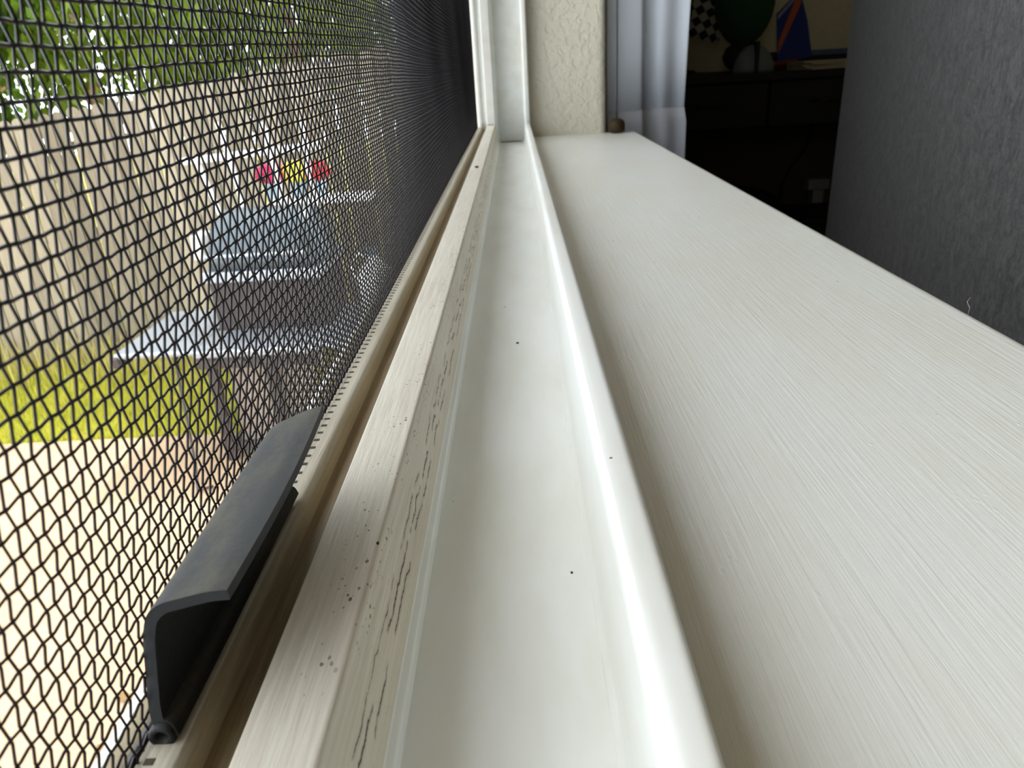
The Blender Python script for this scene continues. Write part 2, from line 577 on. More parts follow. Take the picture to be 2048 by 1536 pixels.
for a, b in zip(rings, rings[1:]):
    for k in range(len(prof)):
        j = (k + 1) % len(prof); bm.faces.new((a[k], a[j], b[j], b[k]))
bm.faces.new(rings[0]); bm.faces.new(rings[-1])
bmesh.ops.bevel(bm, geom=[e for e in bm.edges if len(e.link_faces) == 2 and e.calc_face_angle(0) > 1.2], offset=.00018, segments=2, affect='EDGES')
tab = from_bm('pull_tab', bm, M_TAB, scr, True, label='bent charcoal plastic pull tab on the screen rail')
md = tab.modifiers.new('edges', 'EDGE_SPLIT'); md.split_angle = math.radians(50)
bm = bmesh.new()
add_lathe(bm, [(.0004, .005), (.0007, .0002), (.0009, 0), (.0014, 0), (.0015, .0003), (.0015, .046), (.0005, .046)], W(-4.12, 5.58, -6.40) - off, 14, 'Y')
from_bm('tab_hook', bm, M_TAB, tab, True)

# crumbs of dust that can be picked out
M_CRUMB = mat('dust_crumb', lin((70, 66, 58)), .9)
for (x, y, z, r, lab) in [(.52, 5.72, FLOORZ, .030, 'largest round grey crumb on the channel floor, at its near end'),
                          (.62, 10.6, FLOORZ, .026, 'brown crumb on the channel floor, halfway along'),
                          (-.28, 22.5, FLOORZ, .05, 'dark crumb on the channel floor towards its far end'),
                          (-2.75, 51, -6.29, .16, 'brown smudge-like crumb on the far end of the grimy track')]:
    bm = bmesh.new(); bmesh.ops.create_icosphere(bm, subdivisions=2, radius=r * .01)
    for v in bm.verts: v.co *= random.uniform(.75, 1.15)
    bmesh.ops.scale(bm, vec=(1, 1.3, .45), verts=bm.verts)
    o = from_bm('dust_crumb', bm, M_CRUMB, None, True, label=lab, category='crumb', group='dust crumbs in the window track')
    o.location = W(x, y, z + r * .35)

# ------------------------------------------------------------------ curtain, wand
def cloth_mat(name, c, trans=.4):
    m = mat(name, lin(c), .85, .2); n = N(m)
    n.bump(n.noise(n.coord(), 700, 3), .15, .0005)
    tr = n.new('ShaderNodeBsdfTranslucent'); tr.inputs[0].default_value = lin(c)
    mx = n.new('ShaderNodeMixShader'); mx.inputs[0].default_value = trans
    out = n.t.nodes['Material Output']
    n.link(n.b.outputs[0], mx.inputs[1]); n.link(tr.outputs[0], mx.inputs[2]); n.link(mx.outputs[0], out.inputs[0])
    return m


M_CURT = cloth_mat('curtain_cloth', (236, 242, 250), .3)
M_HEM = cloth_mat('curtain_hem', (172, 175, 182), .1)
cu = root('curtain', 'thin bluish white curtain hanging past the end of the sill', 'curtain', W(16, 94, 60))


def curtain_strip(name, xs, yf, z0, z1, m, th=.05, nx=60, nz=14):
    bm = bmesh.new(); off = cu.location; G = []
    for i in range(nx + 1):
        u = i / nx; row = []
        for k in range(nz + 1):
            z = z0 + (z1 - z0) * k / nz
            x = xs(u, z); row.append(bm.verts.new(W(x, yf(u, z), z) - off))
        G.append(row)
    for i in range(nx):
        for k in range(nz): bm.faces.new((G[i][k], G[i + 1][k], G[i + 1][k + 1], G[i][k + 1]))
    o = from_bm(name, bm, m, cu, True)
    md = o.modifiers.new('th', 'SOLIDIFY'); md.thickness = th * .01; md.offset = 0
    return o


def cx(u, z): return 11.25 + 10.0 * u + .25 * math.sin(z * .12 + 6 * u) * u + (.35 * u if z < -6.5 else 0)
def cy(u, z):
    f = 0
    if u < .42: f = -.25 * math.sin(u / .42 * math.pi * 1.0)
    else: f = .9 + .35 * math.sin((u - .42) / .58 * math.pi * 3)
    s = 1 / (1 + math.exp(-(u - .44) * 90))
    return 94.2 + f + 1.0 * s
curtain_strip('curtain_cloth', cx, cy, -6.2, 110, M_CURT)
curtain_strip('curtain_hem', lambda u, z: cx(u, z), lambda u, z: cy(u, z) - .12, -30, -6.0, M_HEM, .09)

wn = root('curtain_wand', 'slim curtain wand with dark brass knob above the far sill end', 'wand', W(11.8, 89.3, -7.9))
M_WAND = mat('wand_metal', lin((110, 116, 122)), .3, .5, .6)
M_BOB = mat('wand_knob', lin((52, 38, 16)), .6, .3)
bm = bmesh.new(); off = wn.location
add_tube(bm, [W(11.8, 89.3, -6.6) - off, W(11.8, 89.3, 40) - off, W(11.9, 90, 100) - off], .0011, 10)
from_bm('rod', bm, M_WAND, wn, True)
bm = bmesh.new()
add_lathe(bm, [(.002, 0), (.0086, .0006), (.0096, .003), (.0096, .009), (.0086, .0125), (.0055, .0148), (.0018, .0155)], W(11.8, 89.3, -7.93) - off, 20)
from_bm('knob', bm, M_BOB, wn, True)

# ------------------------------------------------------------------ grey sofa in front of the sill
def chair_fabric():
    m = mat('sofa_fabric', lin((60, 59, 58)), .9, .2); n = N(m)
    a = n.noise(n.coord((1, 1, .6)), 70, 6, .72, 1.5); b = n.noise(n.coord((1, 1, .8)), 420, 4, .7, .6)
    f = n.math('ADD', n.math('MULTIPLY', a, .55), n.math('MULTIPLY', b, .45))
    n.base(n.mix(n.ramp(f, [(.42, 0), (.60, 1)]), lin((34, 33, 33)), lin((84, 83, 82))))
    n.bump(n.noise(n.coord((1, 1, .5)), 900, 3, .6), .35, .001)
    n.b.inputs['Sheen Weight'].default_value = .2
    return m


M_CHAIR = chair_fabric()
ac = root('sofa', 'grey heathered fabric sofa standing with its tall back towards the sill', 'sofa', W(70, 100, FL))


def rounded(name, a, b, r, m, parent, seg=6):
    """a, b in cm relative to the sofa's centre (x, y) and to the lens (z)"""
    bm = bmesh.new(); k = Vector((70, 100, 0)); off = local(parent)
    add_box(bm, W(*(Vector(a) + k)) - off, W(*(Vector(b) + k)) - off, r * .01, seg)
    return from_bm(name, bm, m, parent, True)


rounded('backrest', (-17, -64, -66), (3, 64, 15), 6, M_CHAIR, ac, 8)
rounded('seat_cushion', (4, -50, -66), (56, -.5, -44), 5, M_CHAIR, ac)
rounded('seat_cushion', (4, .5, -66), (56, 50, -44), 5, M_CHAIR, ac)
rounded('arm', (-8, 51, -70), (58, 66, -26), 5, M_CHAIR, ac)
rounded('arm', (-8, -66, -70), (58, -51, -26), 5, M_CHAIR, ac)
rounded('base', (-15, -62, -84), (57, 62, -67), 2, M_CHAIR, ac, 3)
M_DARKWOOD = mat('dark_wood', lin((38, 30, 26)), .5)
for x in (-9, 50):
    for y in (-56, 56):
        bm = bmesh.new(); add_tube(bm, [(x * .01, y * .01, .101), (x * .01, y * .01, .001)], [.022, .016], 10)
        from_bm('leg', bm, M_DARKWOOD, ac, True)
ac.rotation_euler = (0, 0, math.radians(-14))

# ------------------------------------------------------------------ dark desk against the far wall with things on it
M_BLACK = mat('black_laminate', lin((24, 22, 22)), .55, .3)
dk = root('desk', 'black desk with deep drawer front against the beige wall', 'desk', W(110, 325, FL))
DT = -8.0
box_obj('desktop', W(50, 296, DT - 3), W(190, 356, DT), M_BLACK, dk, .004)
for i in range(3):
    x0 = 52 + i * 45.6
    dr = box_obj('drawer', W(x0 + .4, 297.5, DT - 19.5), W(x0 + 45, 350, DT - 3.4), M_BLACK, dk, .003)
    bm = bmesh.new(); off = dk.location
    add_tube(bm, [W(x0 + 16, 297.4, DT - 11) - off, W(x0 + 16, 294.8, DT - 11) - off, W(x0 + 30, 294.8, DT - 11) - off, W(x0 + 30, 297.4, DT - 11) - off], .004, 8)
    from_bm('handle', bm, mat('dark_metal', lin((40, 40, 42)), .4, .5, .8) if i == 0 else bpy.data.materials['dark_metal'], dr, True)
box_obj('desk_shade_panel', W(52, 353, FL + 12), W(188, 355, DT - 19.6), mat('desk_shade_brown', lin((52, 44, 32)), .7), dk, .002)  # brown panel added to stand in for the shadow below the drawers
for x in (52, 184):
    for y in (299, 349):
        box_obj('leg', W(x, y, FL), W(x + 4, y + 4, DT - 19.6), M_BLACK, dk, .002)


def onpx_y(px, py, Y):
    r = M @ Vector((px - 1024, -(py - 768), -F))
    k = Y / r.y
    return r.x * k, r.z * k


# checkered cloth flag on a short stick
cf = root('checkered_flag', 'small black and white checkered flag standing at the left end of the desk', 'flag', W(72, 338, DT))
M_CHECK = mat('checker_cloth', (1, 1, 1, 1), .8); n = N(M_CHECK)
ck = n.new('ShaderNodeTexChecker'); ck.inputs['Scale'].default_value = 33
ck.inputs['Color1'].default_value = lin((196, 190, 170)); ck.inputs['Color2'].default_value = lin((18, 18, 18))
n.link(n.coord((1, 0.0, 1), rot=(0, .5, 0), loc=(.2, .013, .2)), ck.inputs[0]); n.base(ck.outputs[0])
bm = bmesh.new(); off = cf.location; G = []
for i in range(13):
    row = []
    for k in range(13):
        u, v = i / 12, k / 12
        row.append(bm.verts.new(W(73.5 + 14 * u + 4 * v, 338 + 1.2 * math.sin(u * 7 + v * 2), DT + 15 + 26 * v - 4 * u * (1 - v)) - off))
    G.append(row)
for i in range(12):
    for k in range(12): bm.faces.new((G[i][k], G[i + 1][k], G[i + 1][k + 1], G[i][k + 1]))
o = from_bm('flag_cloth', bm, M_CHECK, cf, True); md = o.modifiers.new('th', 'SOLIDIFY'); md.thickness = .002
bm = bmesh.new(); add_tube(bm, [W(73, 338, DT + 1.5) - off, W(77.5, 338, DT + 44) - off], .004, 8); from_bm('stick', bm, M_DARKWOOD, cf, True)
bm = bmesh.new(); add_lathe(bm, [(.02, 0), (.055, 0), (.05, .012), (.01, .02)], W(73, 338, DT) - off, 20); from_bm('base', bm, M_BLACK, cf, True)

# dark green plush shape
M_GREEN = mat('green_plush', lin((22, 66, 34)), .95); n = N(M_GREEN); n.bump(n.noise(n.coord(), 160, 3), .4, .004)
gp = root('plush_toy', 'rounded dark green plush toy sitting on the desk beside the flag', 'toy', W(93, 323, DT))
bm = bmesh.new(); bmesh.ops.create_icosphere(bm, subdivisions=3, radius=1)
for v in bm.verts:
    w = .118 * (1 + .12 * v.co.z)
    v.co = Vector((v.co.x * w, v.co.y * .09, v.co.z * .15 + .24))
from_bm('body', bm, M_GREEN, gp, True)
bm = bmesh.new(); bmesh.ops.create_icosphere(bm, subdivisions=2, radius=1)
for v in bm.verts: v.co = Vector((v.co.x * .075, v.co.y * .075, v.co.z * .06 + .058))
from_bm('foot', bm, mat('plush_dark', lin((26, 28, 26)), .95), gp, True)

# grey dome clock-like object with a dark bar
M_GREY = mat('grey_plastic', lin((104, 110, 112)), .6)
gd = root('desk_dome', 'grey half round desk ornament with a dark upright bar', 'ornament', W(92.5, 304, DT))
bm = bmesh.new()
add_lathe(bm, [(.079 * math.cos(a), .1 * math.sin(a)) for a in [i * math.pi / 20 for i in range(10)]] + [(.002, .1)], (0, 0, 0), 28)
for v in bm.verts: v.co.y *= .5
from_bm('dome', bm, M_GREY, gd, True)
bm = bmesh.new()
add_box(bm, (-.007, -.045, 0), (.007, .045, .108), .002); from_bm('bar', bm, M_BLACK, gd)

# toy sailing boat: blue sail with an orange stripe
tb = root('toy_sailboat', 'toy boat with blue triangular sail crossed by an orange stripe', 'toy boat', W(106, 318, DT))
M_SAIL = mat('sail_cloth', lin((20, 34, 104)), .7); M_ORANGE = mat('orange_stripe', lin((170, 78, 30)), .7)
M_GSTR = mat('grey_stripe', lin((128, 130, 146)), .7); M_HULL = mat('red_hull', lin((96, 26, 20)), .4)
YS = 318


def poly_px(name, pts, Y, th, m, parent, dy=0):
    bm = bmesh.new(); off = local(parent.parent or parent)
    A = []; B = []
    for (px, py) in pts:
        x, z = onpx_y(px, py, Y)
        A.append(bm.verts.new(W(x, Y + dy, z) - off)); B.append(bm.verts.new(W(x, Y + dy + th, z) - off))
    n_ = len(pts); bm.faces.new(A); bm.faces.new(B[::-1])
    for i in range(n_):
        j = (i + 1) % n_; bm.faces.new((A[i], A[j], B[j], B[i]))
    return from_bm(name, bm, m, parent)


sail = poly_px('sail', [(1555, 128), (1553, 28), (1588, -8), (1602, -14), (1615, 40), (1624, 112)], YS, .4, M_SAIL, tb)
poly_px('stripe', [(1556, 108), (1556, 86), (1592, -4), (1604, 2)], YS, .15, M_ORANGE, sail, -.15)
poly_px('stripe', [(1555, 40), (1555, 31), (1583, 0), (1590, 0)], YS, .15, M_GSTR, sail, -.15)
bm = bmesh.new(); off = tb.location
G = []
for i in range(11):
    u = i / 10; w = .035 * math.sin(math.pi * (.06 + .88 * u)); z0 = .012 * (2 * u - 1) ** 2
    G.append([bm.verts.new(W(97 + 17 * u, 318.2, DT) - off + Vector((0, s * w * f, h))) for s, f, h in ((-1, 1, .034 + z0), (-1, .6, .006), (1, .6, .006), (1, 1, .034 + z0))])
for a, b in zip(G, G[1:]):
    for k in range(4): bm.faces.new((a[k], a[(k + 1) % 4], b[(k + 1) % 4], b[k]))
bm.faces.new(G[0]); bm.faces.new(G[-1])
from_bm('hull', bm, M_HULL, tb, True)

# papers / book / shallow tray at the right of the desk
bn = root('storage_bin', 'low black lidded bin on the floor under the desk, right of the bag', 'bin', W(128, 328, FL))
box_obj('body', W(122, 312, FL + .2), W(146, 344, FL + 24), M_BLACK, bn, .008)
box_obj('lid', W(121, 311, FL + 24), W(147, 345, FL + 27), M_BLACK, bn, .008)
pp = root('paper_stack', 'loose stack of cream papers on the right part of the desk', 'papers', W(124, 305, DT))
M_PAPER = mat('paper', lin((168, 154, 122)), .8)
for i in range(5):
    bm = bmesh.new(); add_box(bm, (-.15, -.09, .0006 + i * .006), (.14, .09, .0056 + i * .006), rot=None)
    bmesh.ops.rotate(bm, cent=(0, 0, 0), matrix=Matrix.Rotation(random.uniform(-.12, .2), 3, 'Z'), verts=bm.verts)
    from_bm('sheet', bm, M_PAPER, pp)
tr = root('storage_box', 'black box with a thin blue grey lid at the back of the desk', 'box', W(128, 338, DT))
box_obj('body', W(113, 328, DT), W(150, 350, DT + 4.5), M_BLACK, tr, .002)
box_obj('lid', W(112.6, 327.6, DT + 4.5), W(150.4, 350.4, DT + 6.6), mat('box_lid', lin((66, 84, 104)), .5), tr, .002)

# cable, bag and adaptor below the desk
bm = bmesh.new()
pts = []
for (px, py) in [(1628, 235), (1622, 275), (1605, 305), (1582, 335), (1566, 365), (1560, 400)]:
    x, z = onpx_y(px, py, 352); pts.append(W(x, 352, z))
add_tube(bm, pts, .008, 8)
from_bm('power_cable', bm, M_BLACK, None, True, label='black cable hanging down the wall under the desk', category='cable')
x, z = onpx_y(1632, 378, 349)
ad = root('plug_adaptor', 'small pale grey plug adaptor low down beside the sofa', 'adaptor', W(x, 349.4, z))
M_ADP = mat('adaptor_plastic', lin((120, 120, 120)), .5)
bm = bmesh.new(); add_box(bm, (-.05, -.035, .0), (.05, .033, .05), .006); from_bm('body', bm, M_ADP, ad)
bm = bmesh.new(); add_box(bm, (-.022, -.03, -.075), (.03, .03, .0), .006); from_bm('plug', bm, M_ADP, ad)
bg_ = root('dark_bag', 'slumped black bag on the floor under the desk', 'bag', W(99, 330, FL))
bm = bmesh.new(); bmesh.ops.create_icosphere(bm, subdivisions=3, radius=1)
for v in bm.verts:
    v.co = Vector((v.co.x * .20, v.co.y * .15, max(-.0, math.copysign(abs(v.co.z) ** .7, v.co.z) * .19 + .20)))
from_bm('body', bm, M_BLACK, bg_, True)
bm = bmesh.new(); add_tube(bm, [(-.05, 0, .35), (-.04, 0, .375), (.04, 0, .375), (.05, 0, .35)], .008, 8); from_bm('handle', bm, M_BLACK, bg_, True)

# ------------------------------------------------------------------ outdoors: ground
G0 = -200.0
M_PATIO = mat('patio_concrete', lin((188, 166, 130)), .85); n = N(M_PATIO)
a = n.noise(n.coord(), 2.2, 5, .6); b = n.noise(n.coord(), 60, 3, .6)
n.base(n.mix(n.ramp(n.math('ADD', n.math('MULTIPLY', a, .6), n.math('MULTIPLY', b, .4)), [(.35, 0), (.65, 1)]), lin((162, 136, 106)), lin((178, 152, 122))))
n.bump(b, .3, .004)
box_obj('patio', W(-900, -200, G0 - 10), W(-7.2, 400, G0), M_PATIO, kind='structure', label='sunlit tan concrete patio beyond the screen')
M_SOIL = mat('lawn_soil', lin((120, 112, 50)), .95); n = N(M_SOIL)
n.base(n.mix(n.ramp(n.noise(n.coord(), 5, 5, .6), [(.4, 0), (.6, 1)]), lin((112, 116, 36)), lin((150, 138, 66))))
box_obj('lawn', W(-1600, 400.2, G0 - 10), W(600, 2600, G0 - 1.5), M_SOIL, kind='structure', label='strip of lawn between patio and fence')


def leaf_mat(name, c1, c2, trans=.5):
    m = mat(name, c1, .5, .3); n = N(m)
    oi = n.noise(n.coord(), 1.7, 4, .7)
    wn_ = n.new('ShaderNodeTexWhiteNoise'); gm = n.new('ShaderNodeNewGeometry'); n.link(gm.outputs['Random Per Island'], wn_.inputs['Vector'])
    f = n.math('ADD', n.math('MULTIPLY', oi, .5), n.math('MULTIPLY', wn_.outputs['Value'], .5))
    c = n.mix(f, c1, c2); n.base(c)
    tr = n.new('ShaderNodeBsdfTranslucent'); n.link(c, tr.inputs[0])
    mx = n.new('ShaderNodeMixShader'); mx.inputs[0].default_value = trans
    n.link(n.b.outputs[0], mx.inputs[1]); n.link(tr.outputs[0], mx.inputs[2]); n.link(mx.outputs[0], n.t.nodes['Material Output'].inputs[0])
    return m


def blades(name, n_, xr, yr, hr, w, m, lean=.35, parent=None, z=G0 - 1.5, dens=None, **props):
    x = rng.uniform(*xr, n_); y = rng.uniform(*yr, n_)
    if dens is not None: y = yr[1] - (yr[1] - yr[0]) * rng.random(n_) ** dens
    h = rng.uniform(*hr, n_); a = rng.uniform(0, 6.28, n_); l = rng.normal(0, lean, n_) * h; a2 = rng.uniform(0, 6.28, n_)
    ca, sa = np.cos(a) * w / 2, np.sin(a) * w / 2
    z0 = np.full(n_, z)
    p = np.stack([np.stack([x - ca, y - sa, z0], -1), np.stack([x + ca, y + sa, z0], -1),
                  np.stack([x + ca * .7 + l * .35 * np.cos(a2), y + sa * .7 + l * .35 * np.sin(a2), z0 + h * .6], -1),
                  np.stack([x + l * np.cos(a2), y + l * np.sin(a2), z0 + h], -1),
                  np.stack([x - ca * .7 + l * .35 * np.cos(a2), y - sa * .7 + l * .35 * np.sin(a2), z0 + h * .6], -1)], 1)
    V = p.reshape(-1, 3) * .01; V[:, 2] += CAMZ
    idx = np.arange(n_ * 5).reshape(-1, 5)
    tris = np.concatenate([idx[:, [0, 1, 2]], idx[:, [0, 2, 4]], idx[:, [4, 2, 3]]])
    return link_mesh(name, np_mesh(name, V, tris, 3), m, parent, False, **props)


M_GRASS = leaf_mat('grass_blade', lin((150, 166, 40)), lin((222, 208, 92)), .45)
M_WEED = leaf_mat('weed_blade', lin((150, 150, 74)), lin((206, 190, 120)), .3)
blades('lawn_grass', 42000, (-620, -30), (400.5, 536), (3, 9), .7, M_GRASS, label='short yellow green grass growing in the sun before the fence', category='grass', kind='stuff')
blades('tall_weeds', 1700, (-560, -60), (480, 534), (12, 40), .8, M_WEED, .22, dens=2.0, label='tall dry weeds growing along the foot of the fence', category='weeds', kind='stuff')

# ------------------------------------------------------------------ wooden fence, each picket a part
FY = 540.0
fc = root('wooden_fence', 'weathered grey brown picket fence with rounded tops along the lawn', 'fence', W(-300, FY, G0))


def wood(name, c1, c2):
    m = mat(name, c1, .85, .2); n = N(m)
    oi = n.new('ShaderNodeObjectInfo')
    g = n.noise(n.coord((14, 14, 1.2)), 4, 5, .65, .4)
    f = n.math('ADD', n.math('MULTIPLY', g, .65), n.math('MULTIPLY', oi.outputs['Random'], .6))
    n.base(n.mix(n.ramp(f, [(.30, 0), (.95, 1)]), c1, c2))
    n.bump(g, .4, .004)
    return m


M_FENCE = wood('fence_wood', lin((102, 94, 78)), lin((150, 140, 120)))


def fence_top(x): return -17.7 + .128 * (max(x, -420) + 361)


PWD = 8.8
pk_me = {}
k = 0
xs_ = []
x = -720.0
while x < -22: xs_.append(x); x += 10.0
for i, x in enumerate(xs_):
    H = fence_top(x) - G0 + random.choice((-1, 0, 0, 1, 1.5))
    hb = round(H / 3)
    if hb not in pk_me:
        Hh = hb * 3.0
        bm = bmesh.new()
        pf = [(-PWD / 2, 0), (PWD / 2, 0), (PWD / 2, Hh - 4.4)] + [(PWD / 2 * math.cos(a), Hh - 4.4 + 4.4 * math.sin(a)) for a in (math.pi * t / 8 for t in range(1, 8))] + [(-PWD / 2, Hh - 4.4)]
        A = [bm.verts.new((p[0] * .01, 0, p[1] * .01)) for p in pf]; B = [bm.verts.new((p[0] * .01, .018, p[1] * .01)) for p in pf]
        bm.faces.new(A); bm.faces.new(B[::-1])
        for q in range(len(pf)):
            j = (q + 1) % len(pf); bm.faces.new((A[q], B[q], B[j], A[j]))
        me = bpy.data.meshes.new('picket'); bmesh.ops.recalc_face_normals(bm, faces=bm.faces); bm.to_mesh(me); bm.free(); me.materials.append(M_FENCE)
        pk_me[hb] = me
    o = bpy.data.objects.new('picket', pk_me[hb]); COL.objects.link(o); o.parent = fc
    o.location = W(x, FY + random.uniform(-.5, .5), G0 + (H - hb * 3) - .5) - fc.location
    o.rotation_euler = (0, random.uniform(-.006, .006), random.uniform(-.05, .05))
for z in (18, 95, 165):
    bm = bmesh.new()
    for a_, b_ in ((-724, -420), (-420, -16)):
        za = G0 + z + (0 if a_ < -420 else 0); zb = za + (fence_top(b_) - fence_top(a_)) * (z / 190)
        r0 = W(a_, FY + 4.5, za) - fc.location; r1 = W(b_, FY + 4.5, zb) - fc.location
        vs = []
        for p in (r0, r1):
            vs.append([bm.verts.new(p + Vector((0, dy, dz_))) for dy, dz_ in ((-.02, -.04), (.02, -.04), (.02, .04), (-.02, .04))])
        for q in range(4): bm.faces.new((vs[0][q], vs[0][(q + 1) % 4], vs[1][(q + 1) % 4], vs[1][q]))
        bm.faces.new(vs[0]); bm.faces.new(vs[1])
    from_bm('rail', bm, M_FENCE, fc)
for x in (-700, -460, -220, -24):
    box_obj('post', W(x - 4.5, FY + 7, G0 - 5), W(x + 4.5, FY + 16, fence_top(x) - 6), M_FENCE, fc, .003)

# ------------------------------------------------------------------ trees beyond the fence
M_BARK = mat('tree_bark', lin((120, 92, 58)), .9); n = N(M_BARK)
n.base(n.mix(n.noise(n.coord((6, 6, 1)), 6, 5, .6), lin((74, 56, 38)), lin((150, 112, 68)))); n.bump(n.noise(n.coord((6, 6, 1)), 8, 5), .6, .01)
LEAVES = [leaf_mat('leaf_a', lin((26, 52, 8)), lin((104, 134, 26)), .6),
          leaf_mat('leaf_b', lin((38, 66, 10)), lin((140, 160, 44)), .6),
          leaf_mat('leaf_c', lin((20, 48, 10)), lin((96, 132, 34)), .55)]


def tree(label, x, y, h, rx, rz, nleaf, m, zc=None, drop=.0, lean=(0, 0), tr_=8, group=None, size=(7, 15)):
    t = root('tree', label, 'tree', W(x, y, G0 - 1.5), group)
    zc = h * .62 if zc is None else zc
    bm = bmesh.new()
    pts = [(0, 0, -.02)] + [(lean[0] * s * .01 + .03 * math.sin(s * 9 + x), lean[1] * s * .01, h * .01 * s) for s in (.15, .3, .5, .7, .85)]
    add_tube(bm, pts, [tr_ * .01 * f for f in (1.2, 1, .85, .65, .45, .25)], 10)
    from_bm('trunk', bm, M_BARK, t, True)
    bm = bmesh.new()
    for i in range(9):
        s = random.uniform(.3, .8); a = random.uniform(0, 6.28)
        p0 = Vector((lean[0] * s * .01, lean[1] * s * .01, h * .01 * s))
        d = Vector((math.cos(a), math.sin(a), .5))
        L = rx * .01 * random.uniform(.6, .95)
        add_tube(bm, [p0, p0 + d * L * .5 + Vector((0, 0, .05)), p0 + d * L], [tr_ * .004, tr_ * .0028, tr_ * .001], 6)
    from_bm('branches', bm, M_BARK, t, True, kind='stuff')
    # clumped leaves: folded quads around twig ends
    nc = max(24, nleaf // 130)
    u = rng.normal(0, 1, (nc, 3)); u /= np.linalg.norm(u, axis=1, keepdims=True)
    rr = rng.uniform(.25, 1, (nc, 1)) ** .5
    C = u * rr * np.array([rx, rx * .8, rz]) + np.array([lean[0] * .6, lean[1] * .6, zc])
    ci = rng.integers(0, nc, nleaf)
    P = C[ci] + rng.normal(0, 1, (nleaf, 3)) * np.array([15, 15, 13 + 10 * drop]) * (rx / 110)
    L = rng.uniform(size[0], size[1], nleaf); w = L * .32
    d = rng.normal(0, 1, (nleaf, 3)); d[:, 2] -= .9 + drop * 2.5; d /= np.linalg.norm(d, axis=1, keepdims=True)
    s = np.cross(d, rng.normal(0, 1, (nleaf, 3))); s /= np.linalg.norm(s, axis=1, keepdims=True)
    q = np.stack([P, P + d * L[:, None] * .5 + s * w[:, None], P + d * L[:, None], P + d * L[:, None] * .5 - s * w[:, None]], 1)
    V = q.reshape(-1, 3) * .01
    o = link_mesh('foliage', np_mesh('foliage', V, np.arange(nleaf * 4).reshape(-1, 4)), m, t, kind='stuff')
    return t


tree('slender leaning tree with brown trunk behind the left part of the fence', -470, 690, 330, 105, 120, 4000, LEAVES[0], 250, 1.0, (-45, 0), 9)
tree('leafy tree directly behind the fence, right of the leaning trunk', -330, 720, 330, 115, 110, 4000, LEAVES[1], 260, 1.0, (10, 0), 7)
tree('tall bright green tree behind the middle of the fence', -215, 800, 380, 130, 130, 4000, LEAVES[1], 285, .6, (0, 0), 9)
tree('dark green tree filling the far left beyond the fence', -640, 760, 360, 150, 150, 4000, LEAVES[2], 260, .8, (10, 0), 10)
tree('tree in the second row, showing between the two left trees', -560, 1050, 440, 200, 180, 3000, LEAVES[0], 300, .5, (0, 0), 12, size=(8, 15))
tree('broad pale green tree in the second row behind the middle', -320, 1120, 430, 190, 170, 2600, LEAVES[1], 300, .5, (0, 0), 12, size=(8, 15))
tree('tree nearest the house wall, beyond the end of the fence', -70, 900, 380, 150, 150, 3800, LEAVES[1], 270, .5, (0, 0), 10, size=(7, 13))
tree('dark round tree in the second row at the far left', -860, 1080, 430, 210, 190, 2600, LEAVES[2], 280, .5, (0, 0), 12, size=(8, 15))

# ------------------------------------------------------------------ gas grill on the patio
M_STEEL = mat('grill_steel', lin((150, 158, 168)), .32, .5, .6)
M_LID = mat('grill_lid', lin((74, 84, 90)), .38, .5, .6)
M_GDARK = mat('grill_dark', lin((52, 44, 44)), .5)
M_FIRE = mat('firebox_enamel', lin((46, 34, 34)), .5)
M_DOOR = mat('grill_door', lin((132, 122, 112)), .45, .5, .2)
M_WHITE = mat('white_enamel', lin((240, 240, 236)), .4)
gr = root('gas_grill', 'gas grill with rounded silver lid and grey side shelves on the patio', 'grill', W(-155, 405, G0))
off = gr.location
GT = -131.0
bm = bmesh.new(); add_box(bm, W(-222, 362, GT - 3) - off, W(-178, 438, GT) - off, .01, 3); ls = from_bm('side_shelf', bm, M_STEEL, gr)
bm = bmesh.new(); add_box(bm, W(-223.5, 361, GT - 8) - off, W(-219, 439, GT - 1.5) - off, .01, 2); from_bm('end_bracket', bm, M_GDARK, ls)
bm = bmesh.new(); add_box(bm, W(-112, 362, GT - 3) - off, W(-62, 438, GT) - off, .01, 3); from_bm('side_shelf', bm, M_STEEL, gr)
bm = bmesh.new(); add_box(bm, W(-178, 360, GT - 4) - off, W(-112, 395, GT) - off, .008, 2); from_bm('front_shelf', bm, M_STEEL, gr)
bm = bmesh.new(); add_box(bm, W(-178, 362, GT - 11) - off, W(-112, 364.5, GT - 4) - off, .004, 2); pan = from_bm('control_panel', bm, M_GDARK, gr)
for i in range(4):
    bm = bmesh.new(); add_lathe(bm, [(.001, -.03), (.02, -.03), (.024, 0), (.024, .001)], W(-168 + i * 15, 361.8, GT - 7.5) - off, 14, 'Y'); from_bm('knob', bm, M_GDARK, pan, True)
bm = bmesh.new(); add_box(bm, W(-177, 396, GT - 12) - off, W(-113, 450, GT + 30) - off, .02, 3); fb = from_bm('firebox', bm, M_FIRE, gr)
bm = bmesh.new(); add_box(bm, W(-178.5, 393.5, GT + 28) - off, W(-111.5, 452, GT + 34) - off, .006, 2); from_bm('rim', bm, M_STEEL, fb)
